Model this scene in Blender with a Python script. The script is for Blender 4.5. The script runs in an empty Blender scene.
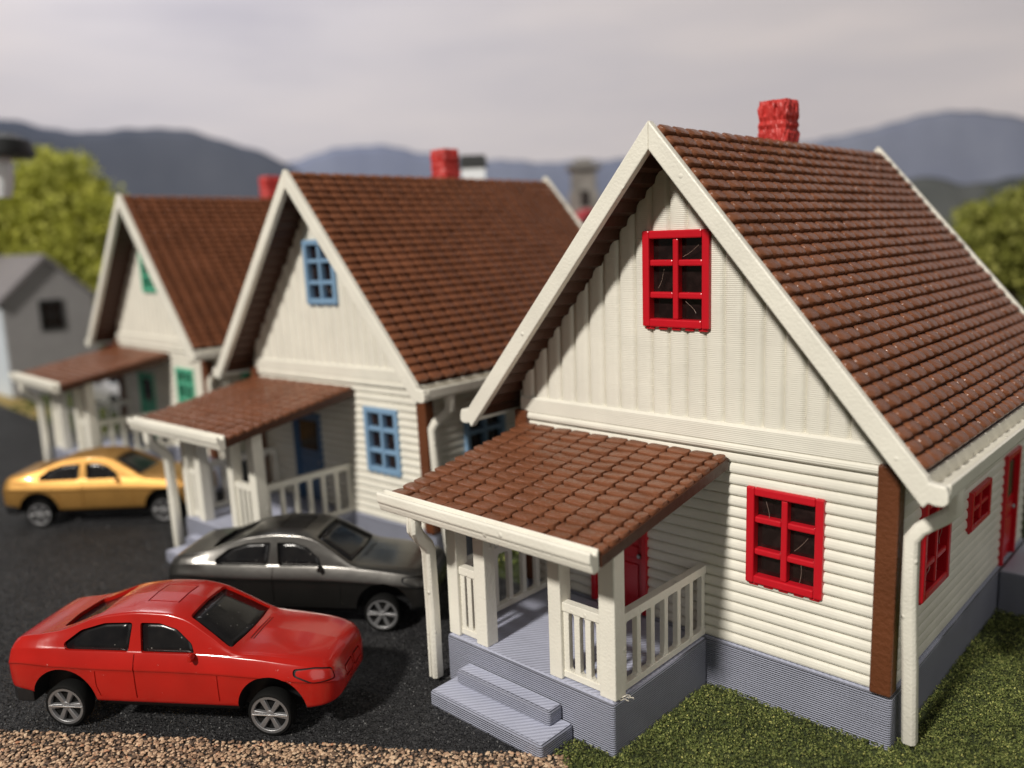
import bpy, bmesh, math, random
import numpy as np
from mathutils import Vector, Matrix, Euler
from mathutils.bvhtree import BVHTree

random.seed(7)
rng = np.random.default_rng(7)
scene = bpy.context.scene
COL = scene.collection
R = math.radians

# ------------------------------------------------------------------ helpers
def link(o, parent=None):
    COL.objects.link(o)
    if parent is not None:
        o.parent = parent
    return o

def tag(o, label=None, cat=None, group=None, kind=None):
    if label: o['label'] = label
    if cat: o['category'] = cat
    if group: o['group'] = group
    if kind: o['kind'] = kind
    return o

def empty(name, loc=(0, 0, 0), rot=(0, 0, 0), mode='XYZ'):
    o = bpy.data.objects.new(name, None)
    o.rotation_mode = mode
    o.location = loc
    o.rotation_euler = rot
    o.empty_display_size = .2
    return link(o)

class MB:
    """collects shapes; build() links them as ONE mesh object"""
    def __init__(s):
        s.v, s.f, s.m = [], [], []
    def add(s, vs, fs, mi=0):
        b = len(s.v)
        s.v += [tuple(p) for p in vs]
        s.f += [tuple(i + b for i in f) for f in fs]
        s.m += [mi] * len(fs)
    def box(s, x0, x1, y0, y1, z0, z1, mi=0):
        vs = [(x, y, z) for z in (z0, z1) for y in (y0, y1) for x in (x0, x1)]
        s.add(vs, [(0, 2, 3, 1), (4, 5, 7, 6), (0, 1, 5, 4), (2, 6, 7, 3), (0, 4, 6, 2), (1, 3, 7, 5)], mi)
    def prism(s, pts, axis, a, b, mi=0):
        """polygon pts (2D) extruded along an axis: 'x' -> pts are (y,z); 'y' -> (x,z); 'z' -> (x,y)"""
        n = len(pts)
        def P(p, t):
            return {'x': (t, p[0], p[1]), 'y': (p[0], t, p[1]), 'z': (p[0], p[1], t)}[axis]
        vs = [P(p, a) for p in pts] + [P(p, b) for p in pts]
        fs = [(i, (i + 1) % n, n + (i + 1) % n, n + i) for i in range(n)]
        fs += [tuple(range(n - 1, -1, -1)), tuple(range(n, 2 * n))]
        s.add(vs, fs, mi)
    def sweep(s, path, prof, mi=0, up=(0, 0, 1)):
        """square-ish profile (2D list) swept along a path"""
        path = [Vector(p) for p in path]
        n = len(prof); rings = []
        for i, p in enumerate(path):
            if i == 0: t = path[1] - p
            elif i == len(path) - 1: t = p - path[i - 1]
            else: t = (path[i + 1] - p).normalized() + (p - path[i - 1]).normalized()
            t.normalize()
            ref = Vector(up)
            if abs(t.dot(ref)) > .95: ref = Vector((0, -1, 0)) if abs(up[2]) > .5 else Vector((0, 0, 1))
            a = t.cross(ref).normalized(); b = a.cross(t)
            rings.append([p + a * q[0] + b * q[1] for q in prof])
        vs = [q for r in rings for q in r]
        fs = [(k * n + i, k * n + (i + 1) % n, (k + 1) * n + (i + 1) % n, (k + 1) * n + i)
              for k in range(len(path) - 1) for i in range(n)]
        fs += [tuple(range(n - 1, -1, -1)), tuple(range((len(path) - 1) * n, len(path) * n))]
        s.add(vs, fs, mi)
    def lathe(s, prof, n=24, axis='z', c=(0, 0, 0), mi=0, closed=False):
        """profile of (radius, height)"""
        vs = []
        for r, h in prof:
            for k in range(n):
                a = 2 * math.pi * k / n
                x, y = r * math.cos(a), r * math.sin(a)
                p = (x, y, h) if axis == 'z' else (x, h, y)
                vs.append((p[0] + c[0], p[1] + c[1], p[2] + c[2]))
        fs = []
        m = len(prof)
        for k in range(m - (0 if closed else 1)):
            k2 = (k + 1) % m
            for i in range(n):
                j = (i + 1) % n
                fs.append((k * n + i, k * n + j, k2 * n + j, k2 * n + i))
        if not closed:
            fs += [tuple(range(n - 1, -1, -1)), tuple(range((m - 1) * n, m * n))]
        s.add(vs, fs, mi)
    def build(s, name, mats, parent=None, bevel=0, seg=2, smooth=None, fix=True):
        me = bpy.data.meshes.new(name)
        me.from_pydata(s.v, [], s.f)
        for m in (mats if isinstance(mats, (list, tuple)) else [mats]):
            me.materials.append(m)
        if any(s.m): me.polygons.foreach_set('material_index', s.m)
        if fix:
            bm = bmesh.new(); bm.from_mesh(me)
            bmesh.ops.recalc_face_normals(bm, faces=bm.faces)
            bm.to_mesh(me); bm.free()
        if smooth is not None:
            me.shade_smooth(); me.set_sharp_from_angle(angle=R(smooth))
        me.update()
        o = link(bpy.data.objects.new(name, me), parent)
        if bevel:
            md = o.modifiers.new('edge_round', 'BEVEL')
            md.width = bevel; md.segments = seg; md.limit_method = 'ANGLE'; md.angle_limit = R(35)
            md.harden_normals = False
        return o

# ------------------------------------------------------------------ materials
def new_mat(name):
    m = bpy.data.materials.new(name); m.use_nodes = True
    nt = m.node_tree
    b = nt.nodes['Principled BSDF']
    return m, nt, b

def N(nt, t, **kw):
    n = nt.nodes.new(t)
    for k, v in kw.items():
        if k in n.inputs: n.inputs[k].default_value = v
        else: setattr(n, k, v)
    return n

def L(nt, a, b): nt.links.new(a, b)

def ramp(nt, fac, stops):
    r = nt.nodes.new('ShaderNodeValToRGB')
    el = r.color_ramp.elements
    while len(el) < len(stops): el.new(.5)
    for e, (p, c) in zip(el, stops):
        e.position = p; e.color = (*c, 1)
    L(nt, fac, r.inputs['Fac'])
    return r.outputs['Color']

def bump(nt, b, h, strength, dist, prev=None):
    n = nt.nodes.new('ShaderNodeBump')
    n.inputs['Strength'].default_value = strength
    n.inputs['Distance'].default_value = dist
    L(nt, h, n.inputs['Height'])
    if prev is not None: L(nt, prev, n.inputs['Normal'])
    L(nt, n.outputs['Normal'], b.inputs['Normal'])
    return n.outputs['Normal']

def coords(nt): return nt.nodes.new('ShaderNodeTexCoord').outputs['Object']

def plastic(name, col, rough=.42, layer=0., layer_scale=14., grain=.15, grain_scale=30, spec=.4, vary=.06, dist=.01, hatch=False, coat=0., blobs=False):
    """printed / moulded plastic: slight colour variation, fine grain, optional horizontal layer lines"""
    m, nt, b = new_mat(name)
    co = coords(nt)
    n1 = N(nt, 'ShaderNodeTexNoise', Scale=1.3, Detail=4.); L(nt, co, n1.inputs['Vector'])
    c0 = [max(0, c * (1 - vary)) for c in col]; c1 = [min(1, c * (1 + vary)) for c in col]
    L(nt, ramp(nt, n1.outputs['Fac'], [(.3, c0), (.7, c1)]), b.inputs['Base Color'])
    b.inputs['Roughness'].default_value = rough
    b.inputs['Specular IOR Level'].default_value = spec
    if coat: b.inputs['Coat Weight'].default_value = coat; b.inputs['Coat Roughness'].default_value = .09
    n2 = N(nt, 'ShaderNodeTexNoise', Scale=float(grain_scale), Detail=3.); L(nt, co, n2.inputs['Vector'])
    nr = bump(nt, b, n2.outputs['Fac'], grain, .02)
    if blobs:
        vb = N(nt, 'ShaderNodeTexVoronoi', Scale=3.2 if blobs is True else blobs); L(nt, co, vb.inputs['Vector'])
        mr = N(nt, 'ShaderNodeMapRange'); L(nt, vb.outputs['Distance'], mr.inputs[0]); mr.inputs[1].default_value = .0; mr.inputs[2].default_value = .13 if blobs is True else .35; mr.inputs[3].default_value = 1.; mr.inputs[4].default_value = 0.
        nr = bump(nt, b, mr.outputs[0], .9, .02, nr)
    if hatch:                       # diagonal fill lines on upward faces
        dg_ = N(nt, 'ShaderNodeMapping'); dg_.inputs['Rotation'].default_value = (0, 0, R(38)); L(nt, co, dg_.inputs['Vector'])
        wd = N(nt, 'ShaderNodeTexWave', wave_type='BANDS', bands_direction='X'); wd.inputs['Scale'].default_value = 4.2; wd.inputs['Distortion'].default_value = .6
        wd.inputs['Detail'].default_value = 2.; L(nt, dg_.outputs[0], wd.inputs['Vector'])
        gm = nt.nodes.new('ShaderNodeNewGeometry'); sx = nt.nodes.new('ShaderNodeSeparateXYZ'); L(nt, gm.outputs['True Normal'], sx.inputs[0])
        gt = N(nt, 'ShaderNodeMath', operation='GREATER_THAN'); L(nt, sx.outputs['Z'], gt.inputs[0]); gt.inputs[1].default_value = .9
        mu = N(nt, 'ShaderNodeMath', operation='MULTIPLY'); L(nt, gt.outputs[0], mu.inputs[0]); L(nt, wd.outputs['Fac'], mu.inputs[1])
        nr = bump(nt, b, mu.outputs[0], .28, .03, nr)
    if layer:
        w = N(nt, 'ShaderNodeTexWave', wave_type='BANDS', bands_direction='Z', wave_profile='SIN')
        w.inputs['Scale'].default_value = layer_scale
        w.inputs['Distortion'].default_value = .12
        w.inputs['Detail'].default_value = 2.
        w.inputs['Detail Scale'].default_value = .6
        L(nt, co, w.inputs['Vector'])
        # a second, uneven band so that the layers do not repeat exactly
        mp = N(nt, 'ShaderNodeMapping'); mp.inputs['Scale'].default_value = (.15, .15, 9.)
        L(nt, co, mp.inputs['Vector'])
        n3 = N(nt, 'ShaderNodeTexNoise', Scale=1.6, Detail=2.); L(nt, mp.outputs[0], n3.inputs['Vector'])
        ad = N(nt, 'ShaderNodeMath', operation='ADD'); L(nt, w.outputs['Fac'], ad.inputs[0]); L(nt, n3.outputs['Fac'], ad.inputs[1])
        bump(nt, b, ad.outputs[0], layer, dist, nr)
    return m

M = {}
M['cream'] = plastic('cream_plastic', (.735, .71, .63), .45, layer=.35, layer_scale=11, grain=.22, grain_scale=9)
M['cream_board'] = plastic('cream_board_plastic', (.735, .71, .63), .42, layer=0, grain=.3, grain_scale=14)
M['cream_trim'] = plastic('cream_trim_plastic', (.745, .72, .64), .38, layer=.0, grain=.4, grain_scale=26, blobs=True)
M['grey'] = plastic('grey_plastic', (.42, .44, .55), .4, layer=1., layer_scale=9.5, grain=.12, grain_scale=12, vary=.06, dist=.06, hatch=True)
M['brown'] = plastic('brown_plastic', (.125, .042, .018), .28, grain=1., grain_scale=15, spec=.5, vary=.12)
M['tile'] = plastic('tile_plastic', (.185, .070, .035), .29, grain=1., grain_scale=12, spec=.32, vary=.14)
M['soffit'] = plastic('shaded_brown_plastic', (.055, .020, .010), .45, grain=.4, grain_scale=9)  # tile brown darkened; shade of eaves and tile gaps is in the colour
M['red'] = plastic('red_plastic', (.52, .008, .018), .28, grain=.25, grain_scale=12, spec=.5)
M['blue'] = plastic('blue_plastic', (.20, .33, .49), .35, grain=.25, grain_scale=12)
M['green'] = plastic('green_plastic', (.10, .43, .28), .35, grain=.25, grain_scale=12)
M['blue_door'] = plastic('navy_plastic', (.06, .12, .22), .35, grain=.25, grain_scale=12)
M['brick'] = plastic('brick_plastic', (.50, .040, .035), .42, grain=.5, grain_scale=10, vary=.25)
M['black'] = plastic('black_plastic', (.012, .012, .013), .4, grain=.1, spec=.4)
M['tyre'] = plastic('tyre_rubber', (.006, .006, .006), .75, grain=.2, spec=.15)
M['lampcap'] = plastic('lamp_cap_paint', (.025, .027, .028), .5)
M['shed_grey'] = plastic('mid_grey_paint', (.33, .32, .325), .6)
M['shed_lit_side'] = plastic('lit_side_pale_blue', (.62, .68, .74), .6)  # lit copy of the house grey: lamplight put into the colour
M['shed_roof'] = plastic('slate_grey_paint', (.21, .195, .205), .6, grain=.4, grain_scale=4)
M['far_red'] = plastic('far_red_paint', (.40, .02, .03), .5)
M['tower'] = plastic('weathered_stone', (.23, .215, .20), .8, grain=.6, grain_scale=3, vary=.3)
M['tower_top'] = plastic('dull_slate', (.21, .20, .19), .8)
M['fibre'] = plastic('fibre', (.30, .22, .18), .3)
M['string'] = plastic('cream_string', (.75, .70, .6), .3)

# dark glass with dust and scratches
def glass_mat():
    m, nt, b = new_mat('dark_pane')
    co = coords(nt)
    n = N(nt, 'ShaderNodeTexNoise', Scale=7., Detail=4.); L(nt, co, n.inputs['Vector'])
    L(nt, ramp(nt, n.outputs['Fac'], [(.45, (.010, .005, .005)), (.8, (.026, .014, .013))]), b.inputs['Base Color'])
    b.inputs['Roughness'].default_value = .16
    b.inputs['Specular IOR Level'].default_value = .5
    bump(nt, b, n.outputs['Fac'], .06, .02)
    return m
M['pane'] = glass_mat()

def car_glass():
    m, nt, b = new_mat('car_tinted_glass')
    co = coords(nt)
    v = N(nt, 'ShaderNodeTexVoronoi', Scale=9.); L(nt, co, v.inputs['Vector'])
    n = N(nt, 'ShaderNodeTexNoise', Scale=3., Detail=3.); L(nt, co, n.inputs['Vector'])
    base = ramp(nt, n.outputs['Fac'], [(.35, (.006, .006, .007)), (.75, (.014, .013, .013))])
    dust = N(nt, 'ShaderNodeMath', operation='LESS_THAN'); L(nt, v.outputs['Distance'], dust.inputs[0]); dust.inputs[1].default_value = .10
    mx = N(nt, 'ShaderNodeMix', data_type='RGBA'); L(nt, dust.outputs[0], mx.inputs[0]); L(nt, base, mx.inputs[6]); mx.inputs[7].default_value = (.16, .15, .14, 1)
    L(nt, mx.outputs[2], b.inputs['Base Color'])
    b.inputs['Roughness'].default_value = .2; b.inputs['Specular IOR Level'].default_value = .3
    return m
M['car_glass'] = car_glass()

def paint(name, col, metallic, rough, coat=.6, chips=(.5, .3, .27), vary=.08):
    m, nt, b = new_mat(name)
    co = coords(nt)
    n = N(nt, 'ShaderNodeTexNoise', Scale=2., Detail=3.); L(nt, co, n.inputs['Vector'])
    base = ramp(nt, n.outputs['Fac'], [(.3, [c * (1 - vary) for c in col]), (.7, [min(1, c * (1 + vary)) for c in col])])
    v = N(nt, 'ShaderNodeTexNoise', Scale=7.5, Detail=6., Roughness=.7); L(nt, co, v.inputs['Vector'])
    sp = N(nt, 'ShaderNodeMath', operation='GREATER_THAN'); L(nt, v.outputs['Fac'], sp.inputs[0]); sp.inputs[1].default_value = .705
    mx = N(nt, 'ShaderNodeMix', data_type='RGBA'); L(nt, sp.outputs[0], mx.inputs[0]); L(nt, base, mx.inputs[6]); mx.inputs[7].default_value = (*chips, 1)
    L(nt, mx.outputs[2], b.inputs['Base Color'])
    b.inputs['Metallic'].default_value = metallic
    b.inputs['Roughness'].default_value = rough
    b.inputs['Coat Weight'].default_value = coat
    b.inputs['Coat Roughness'].default_value = .08
    n2 = N(nt, 'ShaderNodeTexNoise', Scale=5., Detail=2.); L(nt, co, n2.inputs['Vector'])
    bump(nt, b, n2.outputs['Fac'], .08, .03)
    return m
M['paint_red'] = paint('glossy_red_paint', (.38, .010, .006), 0., .22, .3)
M['paint_char'] = paint('charcoal_metallic_paint', (.14, .135, .128), .95, .29, .1, chips=(.4, .39, .36))
M['paint_gold'] = paint('gold_metallic_paint', (.50, .27, .075), .75, .46, .15, chips=(.75, .55, .3))
M['paint_silver'] = paint('silver_metallic_paint', (.55, .55, .56), .6, .4, .3, chips=(.6, .6, .6))

def metal(name, col, rough):
    m, nt, b = new_mat(name)
    b.inputs['Base Color'].default_value = (*col, 1); b.inputs['Metallic'].default_value = .8; b.inputs['Roughness'].default_value = rough
    co = coords(nt); n = N(nt, 'ShaderNodeTexNoise', Scale=15., Detail=3.); L(nt, co, n.inputs['Vector'])
    bump(nt, b, n.outputs['Fac'], .1, .02)
    return m
M['rim'] = metal('satin_grey_rim', (.32, .32, .33), .45)
M['chrome'] = metal('chrome_line', (.9, .9, .9), .15)
M['lamp_glass'], _nt, _b = new_mat('milky_lamp_glass')
_b.inputs['Base Color'].default_value = (.82, .85, .88, 1); _b.inputs['Roughness'].default_value = .12

def asphalt():
    m, nt, b = new_mat('black_grit_asphalt')
    co = coords(nt)
    v = N(nt, 'ShaderNodeTexVoronoi', Scale=19.); L(nt, co, v.inputs['Vector'])
    n = N(nt, 'ShaderNodeTexNoise', Scale=34., Detail=6.); L(nt, co, n.inputs['Vector'])
    n3 = N(nt, 'ShaderNodeTexNoise', Scale=.5, Detail=3.); L(nt, co, n3.inputs['Vector'])
    c = ramp(nt, v.outputs['Color'], [(.0, (.014, .014, .016)), (.6, (.034, .034, .037)), (.85, (.055, .055, .058)), (1., (.12, .12, .12))])
    mx = N(nt, 'ShaderNodeMix', data_type='RGBA', blend_type='MULTIPLY'); mx.inputs[0].default_value = 1.
    L(nt, c, mx.inputs[6]); L(nt, ramp(nt, n3.outputs['Fac'], [(.3, (.75, .75, .76)), (.7, (1.2, 1.2, 1.2))]), mx.inputs[7])
    L(nt, mx.outputs[2], b.inputs['Base Color'])
    b.inputs['Roughness'].default_value = .55
    nr = bump(nt, b, v.outputs['Distance'], 1., .12)
    bump(nt, b, n.outputs['Fac'], 1., .08, nr)
    return m
M['asphalt'] = asphalt()

def island(name, stops, rough=.8, spec=.2, big=None):
    """each loose piece takes its own tone"""
    m, nt, b = new_mat(name)
    g = nt.nodes.new('ShaderNodeNewGeometry')
    c = ramp(nt, g.outputs['Random Per Island'], stops)
    if big:
        co = coords(nt); n = N(nt, 'ShaderNodeTexNoise', Scale=big, Detail=3.); L(nt, co, n.inputs['Vector'])
        mx = N(nt, 'ShaderNodeMix', data_type='RGBA', blend_type='MULTIPLY'); mx.inputs[0].default_value = 1.
        L(nt, c, mx.inputs[6]); L(nt, ramp(nt, n.outputs['Fac'], [(.3, (.62, .64, .6)), (.7, (1.3, 1.3, 1.25))]), mx.inputs[7])
        c = mx.outputs[2]
    L(nt, c, b.inputs['Base Color'])
    b.inputs['Roughness'].default_value = rough
    b.inputs['Specular IOR Level'].default_value = spec
    return m
M['grass'] = island('flock_grass', [(0, (.05, .066, .02)), (.4, (.105, .13, .036)), (.75, (.18, .205, .062)), (.95, (.28, .29, .10)), (1, (.46, .43, .14))], big=1.6)
M['pebble'] = island('tan_gravel', [(0, (.03, .026, .024)), (.22, (.12, .08, .058)), (.45, (.36, .23, .15)), (.75, (.55, .38, .25)), (.92, (.66, .49, .34)), (1, (.48, .23, .13))], rough=.6, spec=.3)
M['grit'] = island('black_grit', [(0, (.012, .012, .013)), (.6, (.032, .032, .035)), (.9, (.06, .06, .063)), (1, (.15, .147, .145))], rough=.5, spec=.4)
M['leaf_light'] = island('olive_foliage', [(0, (.30, .32, .045)), (.5, (.56, .57, .12)), (1, (.78, .76, .22))], big=.8)
M['leaf_mid'] = island('mid_olive_foliage', [(0, (.14, .16, .03)), (.5, (.34, .35, .08)), (1, (.56, .55, .17))], big=.8)
M['leaf_dark'] = island('deep_olive_foliage', [(0, (.03, .04, .007)), (.5, (.10, .11, .02)), (1, (.21, .21, .05))], big=.8)
M['bark'] = plastic('bark', (.07, .05, .035), .9, grain=.8, grain_scale=6)
M['rock'] = plastic('pale_rock', (.30, .28, .25), .8, grain=.8, grain_scale=4, vary=.3)

def translucent(m, c, k):
    nt = m.node_tree; b = nt.nodes['Principled BSDF']; t = N(nt, 'ShaderNodeBsdfTranslucent'); x = N(nt, 'ShaderNodeMixShader')
    L(nt, b.inputs['Base Color'].links[0].from_socket, t.inputs['Color']); x.inputs[0].default_value = k
    L(nt, b.outputs[0], x.inputs[1]); L(nt, t.outputs[0], x.inputs[2]); L(nt, x.outputs[0], nt.nodes['Material Output'].inputs['Surface'])
for k in ('leaf_light', 'leaf_mid', 'leaf_dark'): translucent(M[k], None, .4)

def ground_mat(name, c0, c1, sc=1.5, bs=.6):
    m, nt, b = new_mat(name)
    co = coords(nt)
    n = N(nt, 'ShaderNodeTexNoise', Scale=sc, Detail=8., Roughness=.7); L(nt, co, n.inputs['Vector'])
    L(nt, ramp(nt, n.outputs['Fac'], [(.35, c0), (.65, c1)]), b.inputs['Base Color'])
    b.inputs['Roughness'].default_value = .9
    n2 = N(nt, 'ShaderNodeTexNoise', Scale=12., Detail=5.); L(nt, co, n2.inputs['Vector'])
    bump(nt, b, n2.outputs['Fac'], bs, .08)
    return m
M['ground'] = ground_mat('earth_under_grass', (.018, .026, .007), (.05, .065, .016))
M['verge'] = ground_mat('ochre_verge', (.28, .20, .06), (.42, .31, .11))
M['dirt'] = ground_mat('dark_grit_bed', (.02, .016, .013), (.06, .045, .035), 8)

def hill_mat(name, c0, c1, sc=.12):
    m, nt, b = new_mat(name)
    co = coords(nt)
    n = N(nt, 'ShaderNodeTexNoise', Scale=sc, Detail=7., Roughness=.6); L(nt, co, n.inputs['Vector'])
    L(nt, ramp(nt, n.outputs['Fac'], [(.35, c0), (.65, c1)]), b.inputs['Base Color'])
    b.inputs['Roughness'].default_value = 1.; b.inputs['Specular IOR Level'].default_value = .0
    return m
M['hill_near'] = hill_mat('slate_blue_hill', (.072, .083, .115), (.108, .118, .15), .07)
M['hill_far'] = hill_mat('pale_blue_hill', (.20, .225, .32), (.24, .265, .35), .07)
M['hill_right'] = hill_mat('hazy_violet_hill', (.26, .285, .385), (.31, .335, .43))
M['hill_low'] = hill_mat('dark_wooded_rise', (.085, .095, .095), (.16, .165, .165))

def sky_mat():
    m, nt, b = new_mat('overcast_sky_board')
    co = coords(nt)
    mp = N(nt, 'ShaderNodeMapping'); mp.inputs['Scale'].default_value = (.010, .010, .045); L(nt, co, mp.inputs['Vector'])
    n = N(nt, 'ShaderNodeTexNoise', Scale=1.3, Detail=5., Roughness=.5); L(nt, mp.outputs[0], n.inputs['Vector'])
    L(nt, ramp(nt, n.outputs['Fac'], [(.3, (.57, .56, .64)), (.45, (.70, .68, .74)), (.58, (.78, .745, .785)), (.7, (.88, .825, .845))]), b.inputs['Base Color'])
    b.inputs['Roughness'].default_value = 1.; b.inputs['Specular IOR Level'].default_value = 0.
    return m
M['sky'] = sky_mat()

# ------------------------------------------------------------------ camera frame (solved from the photograph's lines)
CAM = Vector((3.5125, -10.9425, 7.0429))
yaw, pitch, roll, FPX = .752724372, -.174969448, -.0369262379, 836.87
cy, sy, cp, sp, cr, sr = math.cos(yaw), math.sin(yaw), math.cos(pitch), math.sin(pitch), math.cos(roll), math.sin(roll)
FWD = Vector((-sy * cp, cy * cp, sp)); r0 = Vector((cy, sy, 0)); u0 = r0.cross(FWD)
RGT = cr * r0 + sr * u0; UPV = -sr * r0 + cr * u0
cd = bpy.data.cameras.new('camera'); cam = link(bpy.data.objects.new('camera', cd))
cam.matrix_world = Matrix(((RGT.x, UPV.x, -FWD.x, CAM.x), (RGT.y, UPV.y, -FWD.y, CAM.y), (RGT.z, UPV.z, -FWD.z, CAM.z), (0, 0, 0, 1)))
cd.sensor_fit = 'HORIZONTAL'; cd.lens = 100.; cd.sensor_width = 100. * 1024 / FPX
cd.clip_start = .1; cd.clip_end = 1000
cd.dof.use_dof = True; cd.dof.focus_distance = 12.2; cd.dof.aperture_fstop = .1 / .205
scene.camera = cam

# ------------------------------------------------------------------ the cottage
W, D = 6.5, 7.35
HX = W / 2                       # house centre = local x 0, so local x = fitted x + 3.25
ZF, ZA, SL, OV, ZB = .772, 8.559, 1.174, .78, 3.94
ZEAVE = 3.77

def topz(x, drop=0.): return ZA - drop - SL * abs(x)

def profile_wall(mb, rows, a0, a1, holes, top=None, horizontal=True, place=None):
    """sheet whose depth follows a repeating board profile; rows = [(t, depth)] along the board's
    normal direction; holes = [(a0,a1,t0,t1)]; place(a, t, depth) -> point"""
    ts = sorted(set([t for t, _ in rows]))
    def depth(t, side):
        for (t0, d0), (t1, d1) in zip(rows[:-1], rows[1:]):
            if t0 <= t <= t1 and t1 > t0:
                return d0 + (d1 - d0) * (t - t0) / (t1 - t0)
        return rows[-1][1]
    cuts = sorted(set(ts + [h for ho in holes for h in ho[2:4] if ts[0] < h < ts[-1]]))
    for t0, t1 in zip(cuts[:-1], cuts[1:]):
        mid = (t0 + t1) / 2
        iv = [(a0, a1)]
        for (h0, h1, g0, g1) in holes:
            if g0 <= mid <= g1:
                iv = [q for (p0, p1) in iv for q in ((p0, min(p1, h0)), (max(p0, h1), p1)) if q[1] - q[0] > 1e-4]
        for p0, p1 in iv:
            d0, d1 = depth(t0 + 1e-6, 1), depth(t1 - 1e-6, -1)
            if top is None:
                mb.add([place(p0, t0, d0), place(p1, t0, d0), place(p1, t1, d1), place(p0, t1, d1)], [(0, 1, 2, 3)])
            else:                   # vertical boards: a runs upwards and stops at the roof line
                e0, e1 = min(p1, top(t0)), min(p1, top(t1))
                if p1 < a1 - 1e-4: e0, e1 = p1, p1
                if max(e0, e1) <= p0 + 1e-3: continue
                mb.add([place(p0, t0, d0), place(p0, t1, d1), place(max(e1, p0), t1, d1), place(max(e0, p0), t0, d0)], [(0, 1, 2, 3)])

def clap_rows(z0, z1, n, out=.058):
    rows = []; h = (z1 - z0) / n
    for k in range(n):
        z = z0 + k * h
        rows += [(z, 0.0), (z + .012, out * .45), (z + .03, out * .85), (z + .055, out), (z + h * .55, out * .97), (z + h * .78, out * .78), (z + h * .92, out * .42), (z + h * .98, out * .08)]
    rows.append((z1, 0.0))
    return rows

def rect_holes(rects, inset=.07):
    return [(x0 + inset, x1 - inset, z0 + inset, z1 - inset) for (x0, x1, z0, z1) in rects]

WIN_LOW = (-2.05 + HX, -.897 + HX, 1.873, 3.34)
WIN_ATT = (-.577, .577, 5.591, 7.045)
DOOR = (-4.95 + HX, -3.80 + HX, ZF, 2.98)
SIDE_BIG = (.98, 2.23, 1.72, 3.2)
SIDE_SMALL = (3.34, 4.48, 2.08, 2.74)
SIDE_DOOR = (5.6, 6.57, ZF, 2.85)

def win_frame(mb, w, h, bars_x=1, bars_z=2, b=.125, m=.095, y0=-.105, y1=.06):
    """frame centred in x, from z=0; front at y0"""
    x = w / 2
    mb.box(-x, -x + b, y0, y1, 0, h); mb.box(x - b, x, y0, y1, 0, h)
    mb.box(-x + b, x - b, y0, y1, 0, b); mb.box(-x + b, x - b, y0, y1, h - b, h)
    for k in range(bars_x):
        c = -x + w * (k + 1) / (bars_x + 1); mb.box(c - m / 2, c + m / 2, y0 + .02, y1, b, h - b)
    xs = [-x + b] + [-x + w * (k + 1) / (bars_x + 1) for k in range(bars_x)] + [x - b]
    for k in range(bars_z):
        c = h * (k + 1) / (bars_z + 1)
        for i in range(len(xs) - 1):
            l = xs[i] + (m / 2 if i else 0); r = xs[i + 1] - (m / 2 if i < len(xs) - 2 else 0)
            mb.box(l, r, y0 + .026, y1, c - m / 2, c + m / 2)

def make_window(rect, wall, mat, parent, name='window', hairs=True):
    x0, x1, z0, z1 = rect; w, h = x1 - x0, z1 - z0
    mb = MB(); big = h > .9
    win_frame(mb, w, h, 1, 2 if big else 1, b=.125 if big else .09, m=.095 if big else .07)
    # printed drip at the lower edge: a wavy lip
    for k in range(5):
        c = -w / 2 + w * (k + .5) / 5; mb.box(c - w * .07, c + w * .07, -.07, -.02, -.045, .004)
    o = mb.build(name, mat, parent, bevel=.022, seg=2)
    g = MB(); g.box(-w / 2 + .05, w / 2 - .05, .045, .09, .05, h - .05)
    p = g.build('pane', M['pane'], o)
    if hairs and big:
        for k in range(3):          # stray printing strings, each a strand of its own, fixed across a light
            cx = random.choice((-1, 1)) * w * .22; cz = h * random.choice((.22, .5, .78)); ang = random.uniform(.5, 2.6)
            l = random.uniform(.11, .16); hb = MB()
            pts = [Vector((cx + math.cos(ang + .03 * i) * l * (i - 2) / 2, -.045 + .012 * math.sin(i * 1.3), cz + math.sin(ang + .03 * i) * l * (i - 2) / 2)) for i in range(5)]
            hb.sweep(pts, [(.003, 0), (0, .003), (-.003, 0), (0, -.003)])
            hb.build('fibre', M['fibre'], o)
    if wall == 'front': o.location = ((x0 + x1) / 2, -.0, z0)
    else: o.location = (HX, (x0 + x1) / 2, z0); o.rotation_euler = (0, 0, R(90))
    return o

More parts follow.
